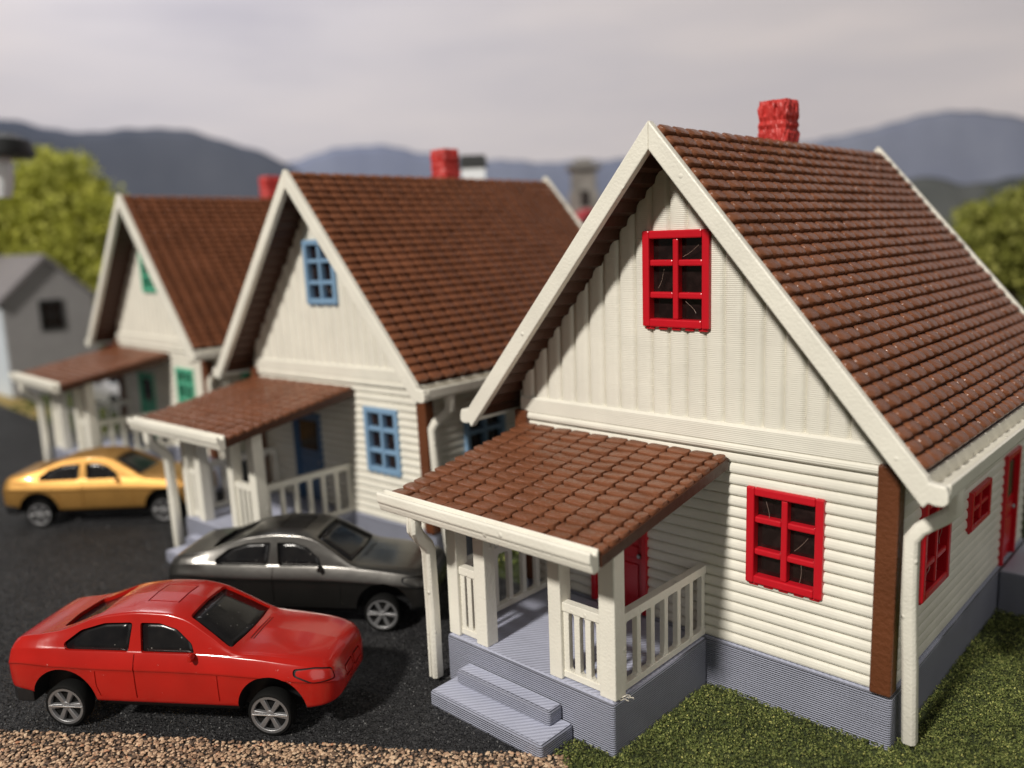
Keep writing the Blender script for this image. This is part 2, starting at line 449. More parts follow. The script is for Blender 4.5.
def tile_shape(w, l, t, rad=.12, tilt=.06, gap=.004, pill=False):
    """one roof tile; u across, v down the slope (0..l), n out; top face tilts up towards its lower, rounded end"""
    x = w / 2 - gap
    def outline(ins):
        a = x - ins; e = l - ins; r = max(.02, min(rad, a) - ins); pts = []
        q = min(rad * .8, a) - ins if pill else 0.
        if pill:
            for k in range(4): th = math.pi + k / 3 * math.pi / 2; pts.append((-a + q + q * math.cos(th), ins + q + q * math.sin(th)))
            for k in range(4): th = 1.5 * math.pi + k / 3 * math.pi / 2; pts.append((a - q + q * math.cos(th), ins + q + q * math.sin(th)))
        else: pts += [(-a, ins * .3), (a, ins * .3)]
        for k in range(5): th = k / 4 * math.pi / 2; pts.append((a - r + r * math.cos(th), e - r + r * math.sin(th)))
        for k in range(5): th = math.pi / 2 + k / 4 * math.pi / 2; pts.append((-a + r + r * math.cos(th), e - r + r * math.sin(th)))
        return pts
    rings = []
    b = t * .34
    for ins, h in ((.0, -.03), (.0, t - b), (b * .3, t - b * .3), (b, t)):
        rings.append([(u, v, h + (v / l) * tilt) for u, v in outline(ins)])
    n = len(rings[0]); vs = [p for r in rings for p in r]
    fs = [(k * n + i, k * n + (i + 1) % n, (k + 1) * n + (i + 1) % n, (k + 1) * n + i) for k in range(len(rings) - 1) for i in range(n)]
    c = len(vs); dome = .004 if pill else .016
    vs.append((0, l * .6, t + dome + .6 * tilt))
    fs += [(3 * n + i, 3 * n + (i + 1) % n, c) for i in range(n)]
    return vs, fs

def tiles(mb, origin, U, V, nn, width, slope, cols, rows, t=.042, tilt=.06, gap=.004, pill=False, rad=.12, fill=.97):
    """tile field: origin = upper corner; U across, V down-slope, nn normal (unit vectors)"""
    w = width / cols; l = slope / rows
    for r in range(rows):
        off = 0.                     # the printed tiles stand in straight columns
        k = -1 if off else 0
        while k < cols:
            a, b = (k + off) * w, (k + off + 1) * w
            ca, cb = max(0, a), min(width, b)
            k += 1
            if cb - ca < w * .3: continue
            ll = l * fill if pill else l * 1.25
            vs, fs = tile_shape(cb - ca, ll, t * random.uniform(.93, 1.1), rad, tilt, gap, pill)
            tx, ty = random.gauss(0, .03), random.gauss(0, .03)
            c = origin + U * ((ca + cb) / 2) + V * (r * l - (0 if pill else l * .08))
            mb.add([c + U * u + V * v + nn * (n + tx * u + ty * v) for u, v, n in vs], fs)

def roof_profile(side, th_top=.18):
    """closed polygon (x,z) of one roof slope; saw-toothed soffit"""
    xe = 3.78
    pts = [(0, topz(0, th_top)), (side * xe, topz(xe, th_top))]
    n = 22
    for k in range(n, 0, -1):
        xa, xb = xe * k / n, xe * (k - 1) / n
        pts.append((side * xa, topz(xa, .27))); pts.append((side * (xa * .25 + xb * .75), topz(xa * .25 + xb * .75, .37)))
    pts.append((0, topz(0, .33)))
    return pts

def railing(name, length, parent, n, loc, rot=0., z0=.80, z1=1.94, y=.055):
    """panel along local x from 0, balusters with arched openings, printed in one piece"""
    mb = MB(); bw = .095; h0, h1 = .10, .13
    mb.box(0, length, -y, y, z0, z0 + h0)
    mb.box(0, length, -y * 1.25, y * 1.25, z1 - h1, z1)
    step = (length - bw) / n
    for k in range(n + 1):
        x = k * step
        mb.box(x, x + bw, -y * .8, y * .8, z0 + h0 - .002, z1 - h1 + .002)
        r = .055
        for s, xx in ((1, x + bw), (-1, x)):      # small haunches make the openings arched
            if 0 < xx < length - .01 and not (k == 0 and s < 0) and not (k == n and s > 0):
                mb.prism([(xx, z1 - h1 + .001), (xx, z1 - h1 - r), (xx + s * r * .3, z1 - h1 - r * .4), (xx + s * r, z1 - h1 + .001)], 'y', -y * .8, y * .8)
                mb.prism([(xx, z0 + h0 - .001), (xx, z0 + h0 + r * .8), (xx + s * r * .3, z0 + h0 + r * .3), (xx + s * r * .8, z0 + h0 - .001)], 'y', -y * .8, y * .8)
    o = mb.build(name, M['cream_trim'], parent, bevel=.012, seg=2)
    o.location = loc; o.rotation_euler = (0, 0, rot)
    return o

def rough_block(name, x0, x1, y0, y1, z0, z1, mat, parent, n=11, amp=.038, courses=13):
    bm = bmesh.new(); bmesh.ops.create_cube(bm, size=1)
    bmesh.ops.subdivide_edges(bm, edges=bm.edges, cuts=n * 2, use_grid_fill=True)
    for v in bm.verts:
        p = v.co.copy()
        q = Vector((x0 + (p.x + .5) * (x1 - x0), y0 + (p.y + .5) * (y1 - y0), z0 + (p.z + .5) * (z1 - z0)))
        ax = p.x if abs(p.y) > .49 else p.y; row = int((p.z + .5) * courses)
        joint = min(((p.z + .5) * courses) % 1, ((ax + .5) * 2.5 + .5 * (row % 2)) % 1)
        d = (random.random() - .5) * amp + (-amp * .5 if joint < .2 else amp * .3)
        nrm = Vector((p.x if abs(p.x) > .49 else 0, p.y if abs(p.y) > .49 else 0, (p.z * .3) if p.z > .49 else 0))
        if nrm.length: nrm.normalize()
        v.co = q + nrm * d
    me = bpy.data.meshes.new(name); bm.to_mesh(me); bm.free(); me.materials.append(mat)
    return link(bpy.data.objects.new(name, me), parent)

def make_cottage(label, group):
    H = empty('cottage', (-HX, 0, 0)); tag(H, label, 'house', group)
    e = .086
    # foundation with the side landing
    f = MB(); f.box(-HX - e, HX + e, -e, D + e, -.35, ZF)
    f.build('foundation', M['grey'], H, bevel=.05, seg=3)
    f = MB(); f.box(HX + e + .004, HX + 1.35, 5.40, D + .05, -.35, ZF - .004)
    f.build('side_landing', M['grey'], H, bevel=.04, seg=3)
    f = MB(); f.box(-5.978 + HX, -2.684 + HX, -2.564, -e - .003, -.35, ZF - .002)
    f.build('porch_floor', M['grey'], H, bevel=.05, seg=3)
    for (a, b, dep, z0, z) in ((-5.644, -3.385, .707, -.35, .22), (-5.465, -3.577, .302, .217, .454)):
        f = MB(); f.box(a + HX, b + HX, -2.567 - dep, -2.567, z0, z)
        f.build('step', M['grey'], H, bevel=.045, seg=3)
    # walls
    wl = MB()
    rows = clap_rows(ZF, 3.80, 18)
    holes = rect_holes([WIN_LOW]) + [(DOOR[0] + .06, DOOR[1] - .06, ZF - .1, DOOR[3] - .06)]
    profile_wall(wl, rows, -HX, HX, holes, place=lambda a, t, d: (a, -d, t))
    side_holes = rect_holes([SIDE_BIG, SIDE_SMALL], .06) + [(SIDE_DOOR[0] + .06, SIDE_DOOR[1] - .06, ZF - .1, SIDE_DOOR[3] - .06)]
    rows2 = clap_rows(ZF, 4.32, 21, .035)
    profile_wall(wl, rows2, 0, D, side_holes, place=lambda a, t, d: (HX + d, a, t))
    profile_wall(wl, rows2, 0, D, [], place=lambda a, t, d: (-HX - d, a, t))
    wl.add([(-HX, D, ZF), (HX, D, ZF), (HX, D, 4.4), (0, D, 8.2), (-HX, D, 4.4)], [(0, 1, 2, 3, 4)])
    wl.build('wall', M['cream_board'], H, smooth=50, fix=False)
    # gable of upright boards
    gb = MB()
    pitch_ = W / 21; rows = []
    for k in range(21):
        x = -HX + k * pitch_
        for t_ in (0, .03, .07, .12, .20, .32, .5, .68, .80, .88, .93, .97): rows.append((x + t_ * pitch_, -.03 + .062 * (1 - abs(2 * t_ - 1) ** 4.5)))
    rows.append((HX, -.03))
    aholes = [(WIN_ATT[2] + .07, WIN_ATT[3] - .07, WIN_ATT[0] + .07, WIN_ATT[1] - .07)]
    profile_wall(gb, rows, 4.215, 9.0, aholes, top=lambda x: topz(x, .30), place=lambda a, t, d: (t, -d, a))
    gb.build('gable', M['cream'], H, smooth=55, fix=False)
    # belt board with its moulding
    b = MB(); zb0 = 3.94
    b.prism([(.06, zb0), (-.072, zb0), (-.072, 4.18), (-.05, 4.215), (.06, 4.235)], 'x', -HX + .02, HX - .02)
    b.prism([(.02, 3.80), (-.04, 3.80), (-.088, 3.825), (-.098, 3.87), (-.088, 3.915), (-.055, 3.938), (.02, 3.938)], 'x', -HX + .01, HX - .01)
    b.build('belt_board', M['cream'], H, bevel=.012)
    # corner posts
    for s in (-1, 1):
        c = MB(); x0, x1 = sorted((s * (HX - .20), s * (HX + .085)))
        c.prism([(x0, -.14), (x1, -.14), (x1, .12), (x0, .12)], 'z', ZF + .004, 3.97)
        c.build('corner_post', M['brown'], H, bevel=.035, seg=3)
    # roof slopes: slab (saw-toothed soffit) with tiles on it
    nrm = math.hypot(1, SL)
    for s in (-1, 1):
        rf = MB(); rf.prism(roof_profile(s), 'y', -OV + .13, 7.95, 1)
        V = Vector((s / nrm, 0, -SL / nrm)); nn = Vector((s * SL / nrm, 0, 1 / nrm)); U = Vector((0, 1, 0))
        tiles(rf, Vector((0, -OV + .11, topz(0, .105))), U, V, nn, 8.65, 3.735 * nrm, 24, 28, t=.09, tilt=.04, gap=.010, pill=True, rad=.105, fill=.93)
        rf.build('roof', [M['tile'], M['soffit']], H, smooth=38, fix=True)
    # barge boards
    for (y0, y1) in ((-OV, -OV + .13), (7.95, 8.09)):
        bb = MB()
        for s in (-1, 1):
            P = [(0, ZA), (s * 3.83, topz(3.83, -.02)), (s * 3.86, 4.02), (s * 4.045, 4.0), (s * 4.075, 3.90), (s * 4.075, 3.80), (s * 4.03, 3.755), (s * 3.93, 3.75), (s * 3.86, 3.77), (s * 3.80, topz(3.80, .40)), (0, ZA - .40)]
            bb.prism(P, 'y', y0, y1)
        bo = bb.build('barge_board', M['cream_trim'], H, bevel=.02, seg=2)
        if y0 > 0: bo.location.z = .085
    # eaves gutters
    for s in (-1, 1):
        g = MB()
        P = [(3.74, 3.80), (3.74, 4.06), (3.785, 4.06), (3.80, 3.86), (4.0, 3.85), (4.01, 4.0), (4.065, 4.0), (4.065, 3.84), (4.03, 3.775), (3.95, 3.765)]
        g.prism([(s * x, z) for x, z in P], 'y', -OV + .132, 7.948)
        g.build('gutter', M['cream_trim'], H, bevel=.015)
    # rainwater pipe at the front right corner
    q = .095; prof = [(-q, -q * .55), (-q * .55, -q), (q * .55, -q), (q, -q * .55), (q, q * .55), (q * .55, q), (-q * .55, q), (-q, q * .55)]
    dp = MB(); dp.sweep([(HX + .70, .0, 3.80), (HX + .70, .0, 3.50), (HX + .62, -.01, 3.41), (HX + .34, -.08, 3.20), (HX + .25, -.10, 3.06), (HX + .245, -.07, 2.2), (HX + .255, .06, 1.2), (HX + .26, .18, .07)], prof, up=(0, 1, 0))
    dp.build('downpipe', M['cream_trim'], H, bevel=.012, smooth=50)
    # chimney
    rough_block('chimney', -3.76 + HX, -3.24 + HX, 3.50, 4.03, 7.6, 9.24, M['brick'], H)
    # windows and doors
    make_window(WIN_LOW, 'front', M['red'], H); make_window(WIN_ATT, 'front', M['red'], H)
    make_window(SIDE_BIG, 'side', M['red'], H); make_window(SIDE_SMALL, 'side', M['red'], H)
    for rect, wall in ((DOOR, 'front'), (SIDE_DOOR, 'side')):
        x0, x1, z0, z1 = rect; w, h = x1 - x0, z1 - z0
        d = MB(); b_ = .10
        d.box(-w / 2, -w / 2 + b_, -.09, .06, 0, h); d.box(w / 2 - b_, w / 2, -.09, .06, 0, h); d.box(-w / 2 + b_, w / 2 - b_, -.09, .06, h - b_, h)
        d.box(-w / 2 + b_, w / 2 - b_, -.01, .05, .0, h - b_)
        for (a, c) in ((.12, .38), (.43, .52)):
            d.box(-w / 2 + .2, w / 2 - .2, -.035, -.008, h * a, h * c)
        o = d.build('door', M['red'], H, bevel=.015)
        g = MB(); g.box(-w / 2 + .22, w / 2 - .22, -.03, -.008, h * .58, h * .9); g.build('pane', M['pane'], o)
        g = MB(); g.lathe([(.03, 0), (.045, -.03), (.03, -.06)], 10, 'y', (w / 2 - .17, -.012, h * .45)); g.build('handle', M['rim'], o, smooth=40)
        if wall == 'front': o.location = ((x0 + x1) / 2, -.004, z0 + .003)
        else: o.location = (HX + .004, (x0 + x1) / 2, z0 + .003); o.rotation_euler = (0, 0, R(90))
    # porch: posts, railings, roof, gutter, pipe
    for (a, b_) in ((-2.96, -2.69), (-3.86, -3.63), (-5.36, -5.12), (-5.975, -5.74)):
        p = MB(); p.box(a + HX, b_ + HX, -2.50, -2.25, ZF - .001, 3.12); p.build('porch_post', M['cream_trim'], H, bevel=.018)
    railing('railing', .675, H, 3, (-3.632 + HX, -2.39, 0)); railing('railing', .385, H, 2, (-5.742 + HX, -2.39, 0))
    railing('railing', 2.19, H, 6, (-2.785 + HX, -2.252, 0), R(90)); railing('railing', 2.19, H, 6, (-5.885 + HX, -2.252, 0), R(90))
    pr = MB(); x0, x1 = -6.40 + HX, -2.34 + HX; za_, zb_ = 3.74, 3.20; ya, yb = -.09, -3.22
    prs = []
    n = 14
    prs = [(ya, za_ - .03), (yb, zb_ - .03), (yb, zb_ - .17)]
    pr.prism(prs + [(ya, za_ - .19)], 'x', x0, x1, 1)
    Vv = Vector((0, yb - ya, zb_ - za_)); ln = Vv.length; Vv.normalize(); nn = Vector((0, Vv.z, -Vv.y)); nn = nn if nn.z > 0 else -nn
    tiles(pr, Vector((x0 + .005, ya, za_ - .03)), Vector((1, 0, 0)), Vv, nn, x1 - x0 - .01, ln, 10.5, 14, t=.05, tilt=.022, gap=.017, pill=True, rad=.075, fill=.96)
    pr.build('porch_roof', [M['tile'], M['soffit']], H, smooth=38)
    g = MB()
    P = [(-3.235, 3.02), (-3.235, 3.27), (-3.27, 3.275), (-3.29, 3.20), (-3.36, 3.20), (-3.37, 3.265), (-3.415, 3.27), (-3.43, 3.24), (-3.43, 3.13), (-3.40, 3.09), (-3.395, 3.06), (-3.37, 2.985), (-3.33, 2.965), (-3.26, 2.97)]
    g.prism(P, 'x', -6.455 + HX, -2.36 + HX)
    g.build('porch_gutter', M['cream_trim'], H, bevel=.02)
    q = .10; prof = [(-q, -q * .6), (-q * .6, -q), (-q * .15, -q), (-q * .1, -q * .8), (q * .1, -q * .8), (q * .15, -q), (q * .6, -q), (q, -q * .6), (q, q * .6), (q * .6, q), (-q * .6, q), (-q, q * .6)]
    dp = MB(); dp.sweep([(-5.80 + HX, -3.26, 2.99), (-5.80 + HX, -3.26, 2.76), (-5.86 + HX, -3.14, 2.62), (-6.05 + HX, -2.84, 2.38), (-6.11 + HX, -2.74, 2.22), (-6.11 + HX, -2.72, 1.2), (-6.11 + HX, -2.72, .06)], prof, up=(0, 1, 0))
    dp.build('porch_downpipe', M['cream_trim'], H, bevel=.008, smooth=50)
    # rafters under the porch roof
    for x in (-5.85, -4.49, -2.82):
        r_ = MB(); r_.prism([(-.10, 3.54), (-3.1, 3.022), (-3.1, 2.93), (-.10, 3.40)], 'x', x + HX - .06, x + HX + .06); r_.build('rafter', M['brown'], H)
    return H

def copy_tree(o, parent=None):
    c = o.copy(); COL.objects.link(c)
    if parent is not None: c.parent = parent
    for ch in o.children: copy_tree(ch, c)
    return c

def walk(o):
    yield o
    for ch in o.children: yield from walk(ch)

def recolour(root, swaps):
    for o in walk(root):
        if o.type != 'MESH': continue
        for i, s in enumerate(o.material_slots):
            key = s.material
            if key in swaps: s.link = 'OBJECT'; s.material = swaps[key]

HG = 'matching cream cottages along the road'
house = make_cottage('nearest cottage, with red window frames and a red door in its porch', HG)
h2 = copy_tree(house); h2.rotation_mode = 'YXZ'
h2.location = (-12.4879, .14776, .0863); h2.rotation_euler = (-.00076, -.0234, .00694)
h2['label'] = 'middle cottage with blue window frames, standing behind the charcoal car'
recolour(h2, {M['red']: M['blue']})
for o in h2.children:
    if o.name.startswith('door'): o.material_slots[0].material = M['blue_door']
h3 = copy_tree(house); h3.rotation_mode = 'YXZ'
h3.location = (-22.323, .5377, .154); h3.rotation_euler = (-.0081, -.0086, -.0251)
h3['label'] = 'farthest cottage with green window frames, behind the gold car'
recolour(h3, {M['red']: M['green']})

for hh, dy in ((h2, .5), (h3, .72)):
    for o in hh.children:
        if o.name.startswith('chimney'): o.location.y += dy

# a few printed plastic strings left on the near porch post
for k in range(3):
    st = MB(); p = Vector((-2.68 + HX + .01, -2.44 + .05 * k, .80)); pts = [p.copy()]
    for i in range(6):
        p = p + Vector((random.uniform(.0, .03), random.uniform(-.03, .05), random.uniform(-.035, .035))); pts.append(p.copy())
    st.sweep(pts, [(.006, 0), (0, .006), (-.006, 0), (0, -.006)])
    st.build('plastic_string', M['string'], house)

# ------------------------------------------------------------------ the die-cast car
def mono(xs, ys):
    xs, ys = np.array(xs, float), np.array(ys, float)
    h = np.diff(xs); d = np.diff(ys) / h; m = np.zeros_like(ys)
    for i in range(1, len(xs) - 1):
        if d[i - 1] * d[i] > 0:
            w1, w2 = 2 * h[i] + h[i - 1], h[i] + 2 * h[i - 1]
            m[i] = (w1 + w2) / (w1 / d[i - 1] + w2 / d[i])
    m[0], m[-1] = d[0], d[-1]
    def f(x):
        i = int(np.clip(np.searchsorted(xs, x) - 1, 0, len(h) - 1)); t = (x - xs[i]) / h[i]
        return float((2 * t**3 - 3 * t**2 + 1) * ys[i] + (t**3 - 2 * t**2 + t) * h[i] * m[i] + (-2 * t**3 + 3 * t**2) * ys[i + 1] + (t**3 - t**2) * h[i] * m[i + 1])
    return f

TAB = [  # s, half width, bottom, shoulder z, shoulder y, roof-edge y, roof-edge z, centre z
    (-2.58, .70, .60, 1.02, .62, .46, 1.05, 1.06),
    (-2.54, .77, .56, 1.10, .68, .55, 1.16, 1.17),
    (-2.45, .84, .55, 1.19, .76, .63, 1.28, 1.29),
    (-2.28, .885, .54, 1.235, .80, .68, 1.355, 1.36),
    (-2.00, .90, .48, 1.25, .82, .69, 1.395, 1.39),
    (-1.70, .90, .41, 1.25, .80, .68, 1.445, 1.44),
    (-1.40, .90, .41, 1.24, .80, .66, 1.545, 1.555),
    (-1.10, .90, .41, 1.23, .80, .635, 1.65, 1.69),
    (-.80, .90, .41, 1.225, .80, .62, 1.705, 1.765),
    (-.40, .90, .41, 1.225, .80, .62, 1.745, 1.81),
    (.00, .90, .41, 1.225, .80, .625, 1.735, 1.80),
    (.30, .90, .41, 1.22, .80, .64, 1.675, 1.74),
    (.70, .90, .41, 1.21, .80, .70, 1.465, 1.53),
    (1.06, .90, .41, 1.19, .80, .755, 1.255, 1.31),
    (1.16, .90, .41, 1.18, .80, .74, 1.225, 1.27),
    (1.45, .90, .41, 1.16, .80, .70, 1.205, 1.25),
    (1.80, .90, .41, 1.12, .80, .68, 1.175, 1.22),
    (2.08, .89, .42, 1.085, .79, .66, 1.14, 1.185),
    (2.26, .86, .43, 1.05, .765, .63, 1.105, 1.15),
    (2.40, .80, .44, 1.01, .71, .59, 1.065, 1.11),
    (2.50, .715, .46, .96, .635, .53, 1.01, 1.05),
    (2.56, .62, .48, .89, .55, .45, .93, .96),
    (2.60, .50, .52, .80, .44, .34, .825, .84),
    (2.62, .38, .57, .735, .33, .26, .75, .76)]
FN = [mono([r[0] for r in TAB], [r[i] for r in TAB]) for i in range(1, 8)]

def car_section(s):
    hw, zb, zs, ys, yr, zr, zc = [f(s) for f in FN]
    z = lambda t: zb + (zs - zb) * t
    P = [(0, zb), (hw * .55, zb), (hw * .86, zb), (hw * .945, z(.03)), (hw * .97, z(.16)), (hw * .985, z(.45)), (hw * .982, z(.66)), (hw * 1.0, z(.685)), (hw * .995, z(.73)), (hw * .952, z(.86)),
         (ys + .012, zs - .012), (ys, zs), (ys * .93 + yr * .07, zs * .93 + zr * .07), (ys * .5 + yr * .5, (zs + zr) / 2 + .012), (ys * .1 + yr * .9, zs * .1 + zr * .9), (yr, zr), (yr * .93, zr + (zc - zr) * .22), (yr * .6, zr + (zc - zr) * .72), (0, zc)]
    for _ in range(2):
        Q = [P[0]]
        for a, b in zip(P[:-1], P[1:]):
            Q += [(a[0] * .75 + b[0] * .25, a[1] * .75 + b[1] * .25), (a[0] * .25 + b[0] * .75, a[1] * .25 + b[1] * .75)]
        Q.append(P[-1]); P = Q
    return P

def car_body_mesh():
    st = sorted(set([r[0] for r in TAB] + list(np.linspace(-2.58, 2.62, 64).round(4)) + [2.61, 2.58, 2.53, -2.565, -2.50]))
    v, f = [], []
    for s in st:
        P = car_section(s); ring = P + [(-y, z) for y, z in reversed(P[1:-1])]
        n = len(ring); v += [(s, y, z) for y, z in ring]
    for k in range(len(st) - 1):
        f += [(k * n + i, k * n + (i + 1) % n, (k + 1) * n + (i + 1) % n, (k + 1) * n + i) for i in range(n)]
    f += [tuple(range(n)), tuple(range((len(st) - 1) * n, len(st) * n))[::-1]]
    return v, f

def resample(poly, d=.06):
    out = []
    for a, b in zip(poly, poly[1:] + poly[:1]):
        a, b = Vector(a), Vector(b); k = max(1, int((b - a).length / d))
        out += [a.lerp(b, i / k) for i in range(k)]
    return out

def rounded(poly, r=.05, n=3):
    out = []; m = len(poly)
    for i in range(m):
        p, a, b = Vector(poly[i]), Vector(poly[i - 1]), Vector(poly[(i + 1) % m])
        da, db = (a - p), (b - p); k = min(r, da.length * .4, db.length * .4)
        A, B = p + da.normalized() * k, p + db.normalized() * k
        for j in range(n + 1):
            t = j / n; out.append(A.lerp(p, t).lerp(p.lerp(B, t), t))
    return [tuple(q) for q in out]

def make_car(label, group):
    C = empty('toy_car'); tag(C, label, 'car', group)
    v, f = car_body_mesh()
    bme = bpy.data.meshes.new('body'); bme.from_pydata(v, [], f)
    bm = bmesh.new(); bm.from_mesh(bme); bmesh.ops.recalc_face_normals(bm, faces=bm.faces); bm.to_mesh(bme)
    tree = BVHTree.FromBMesh(bm); bm.free()
    for m in (M['paint_red'], M['car_glass'], M['black']): bme.materials.append(m)
    body = link(bpy.data.objects.new('body', bme), C)
    cut = MB(); nose_view = [1]
    def hit(p, view):
        """view: 'L' from +y, 'R' from -y (p=(s,z)); 'T' from above (p=(s,y)); 'F' from the front (p=(y,z))"""
        if view == 'N':             # onto the front corner, at an angle
            sg = nose_view[0]; outw = Vector((.77, sg * .64, .05)); lat = Vector((-.64, sg * .77, 0))
            o = Vector((2.15, sg * .70, 0)) + lat * p[0] + outw * 2; o.z += p[1]
            loc, nrm, _, _ = tree.ray_cast(o, -outw.normalized())
            return None if loc is None else (loc, nrm)
        o, d = {'L': (Vector((p[0], 3, p[1])), Vector((0, -1, 0))), 'R': (Vector((p[0], -3, p[1])), Vector((0, 1, 0))),
                'T': (Vector((p[0], p[1], 4)), Vector((0, 0, -1))), 'F': (Vector((5, p[0], p[1])), Vector((-1, 0, 0)))}[view]
        loc, nrm, _, _ = tree.ray_cast(o, d)
        if loc is None: return None
        return loc, nrm
    def pocket(poly, view, depth, mi_floor, out=.06):
        pts = resample(poly); H = [hit(p, view) for p in pts]
        if any(h is None for h in H): return
        d = {'N': -Vector((.77, nose_view[0] * .64, .05)).normalized(), 'L': Vector((0, -1, 0)), 'R': Vector((0, 1, 0)), 'T': Vector((0, 0, -1)), 'F': Vector((-1, 0, 0))}[view]
        n = len(pts); outer = [h[0] - d * out for h in H]; inner = [h[0] + d * depth for h in H]
        # floor follows the surface: a centre line of points
        b = len(cut.v)
        cut.add(outer + inner, [(i, (i + 1) % n, n + (i + 1) % n, n + i) for i in range(n)], 0)
        # concentric rings keep both caps close to the curved surface
        for ring, off, mi in ((outer, -out, 0), (inner, depth, mi_floor)):
            c = Vector((sum(p[0] for p in pts) / n, sum(p[1] for p in pts) / n)); prev = list(range(b, b + n)) if ring is outer else list(range(b + n, b + 2 * n))
            for q in (.6, .25):
                cur = []
                for p in pts:
                    pp = c.lerp(Vector(p), q); hh = hit(pp, view)
                    cut.v.append(tuple(hh[0] + d * off)); cur.append(len(cut.v) - 1)
                for i in range(n): cut.f.append((prev[i], prev[(i + 1) % n], cur[(i + 1) % n], cur[i])); cut.m.append(mi)
                prev = cur
            cut.f.append(tuple(prev)); cut.m.append(mi)
    for sg in (-1, 1):              # headlight recesses in the front corners
        nose_view[0] = sg; pocket(rounded([(-.33, .80), (-.30, .97), (-.05, 1.04), (.19, 1.045), (.22, .95), (.03, .82)], .05), 'N', .03, 2, .06)
    pocket(rounded([(.33, .68), (.33, .85), (.02, .86), (.02, .67)], .04), 'F', .03, 2); pocket(rounded([(-.33, .68), (-.33, .85), (-.02, .86), (-.02, .67)], .04), 'F', .03, 2)
    fw = rounded([(-.37, 1.615), (-.325, 1.21), (.51, 1.21), (.46, 1.35), (.22, 1.54), (-.06, 1.615)], .04)
    rw = rounded([(-.49, 1.615), (-.53, 1.21), (-1.53, 1.215), (-1.58, 1.30), (-1.32, 1.485), (-.95, 1.59)], .05)
    for view in 'LR':
        pocket(fw, view, .045, 1); pocket(rw, view, .045, 1)
        # door shut lines
        for s0 in (-.425,):
            pocket([(s0 - .01, 1.19), (s0 - .01, .52), (s0 + .01, .52), (s0 + .01, 1.19)], view, .014, 0, .05)
        pocket([(.86, .93), (.86, .52), (.878, .52), (.878, .93)], view, .012, 0, .05)
        pocket([(-1.06, .93), (-1.06, .70), (-1.01, .53), (-.99, .53), (-1.042, .71), (-1.042, .93)], view, .012, 0, .05)
    ws = rounded([(.36, -.545), (.36, .545), (1.04, .70), (1.085, .35), (1.10, 0), (1.085, -.35), (1.04, -.70)], .05)
    pocket(ws, 'T', .045, 1)
    bw = rounded([(-1.06, -.50), (-1.06, .50), (-1.74, .50), (-1.82, 0), (-1.74, -.50)], .06)
    pocket(bw, 'T', .06, 1)
    # hood vents and sunroof grooves
    for s0 in (1.17, 1.215): pocket([(s0, -.36), (s0, .36), (s0 + .02, .36), (s0 + .02, -.36)], 'T', .012, 2, .05)
    for s0, t0 in ((-.445, -.42), (.045, .07)): pocket([(s0, -.31), (s0, .31), (t0, .31), (t0, -.31)], 'T', .025, 0, .05)
    for y0 in (-.31, .285): pocket([(-.418, y0), (-.418, y0 + .025), (.043, y0 + .025), (.043, y0)], 'T', .025, 0, .05)
    # wheel wells
    for sx, zc, r in ((-1.60, .42, .52), (1.66, .42, .52)):
        for sgn in (-1, 1):
            n = 40; a = [(sx + r * math.cos(2 * math.pi * i / n), zc + r * math.sin(2 * math.pi * i / n)) for i in range(n)]
            y0, y1 = sorted((sgn * .50, sgn * 1.2)); cut.prism(a, 'y', y0, y1, 2)
    cme = bpy.data.meshes.new('cutter'); cme.from_pydata(cut.v, [], cut.f)
    for m in (M['paint_red'], M['car_glass'], M['black']): cme.materials.append(m)
    cme.polygons.foreach_set('material_index', cut.m)
    cb = bmesh.new(); cb.from_mesh(cme); bmesh.ops.recalc_face_normals(cb, faces=cb.faces); cb.to_mesh(cme); cb.free()
    co = link(bpy.data.objects.new('cutter', cme))
    md = body.modifiers.new('cut', 'BOOLEAN'); md.operation = 'DIFFERENCE'; md.solver = 'EXACT'; md.object = co; md.use_self = True
    dg = bpy.context.evaluated_depsgraph_get()
    nm = bpy.data.meshes.new_from_object(body.evaluated_get(dg), depsgraph=dg)
    body.modifiers.clear(); body.data = nm; nm.name = 'body'
    bpy.data.objects.remove(co)
    # lift the glass faces out into parts of their own
    bm = bmesh.new(); bm.from_mesh(nm)
    glass = [fc for fc in bm.faces if fc.material_index == 1]
    groups = {}
    for fc in glass:
        c = fc.calc_center_median()
        if abs(c.y) > .60 or (abs(c.y) > .55 and -1.55 < c.x < .5 and abs(fc.normal.y) > .6): key = ('side_window', c.y > 0, c.x > -.42)
        else: key = ('windshield',) if c.x > 0 else ('rear_window',)
        groups.setdefault(key, []).append([tuple(vv.co) for vv in fc.verts])
    bmesh.ops.delete(bm, geom=glass, context='FACES')
    bm.to_mesh(nm); bm.free()
    nm.shade_smooth(); nm.set_sharp_from_angle(angle=R(32))
    for key, polys in groups.items():
        g = MB()
        for p in polys: g.add(p, [tuple(range(len(p)))])
        o = g.build(key[0], M['car_glass'], C, fix=False)
        b2 = bmesh.new(); b2.from_mesh(o.data); bmesh.ops.remove_doubles(b2, verts=b2.verts, dist=1e-5)
        b2.to_mesh(o.data); b2.free(); o.data.shade_smooth()
        # a little thickness, inwards
        sd = o.modifiers.new('thick', 'SOLIDIFY'); sd.thickness = .02; sd.offset = -1
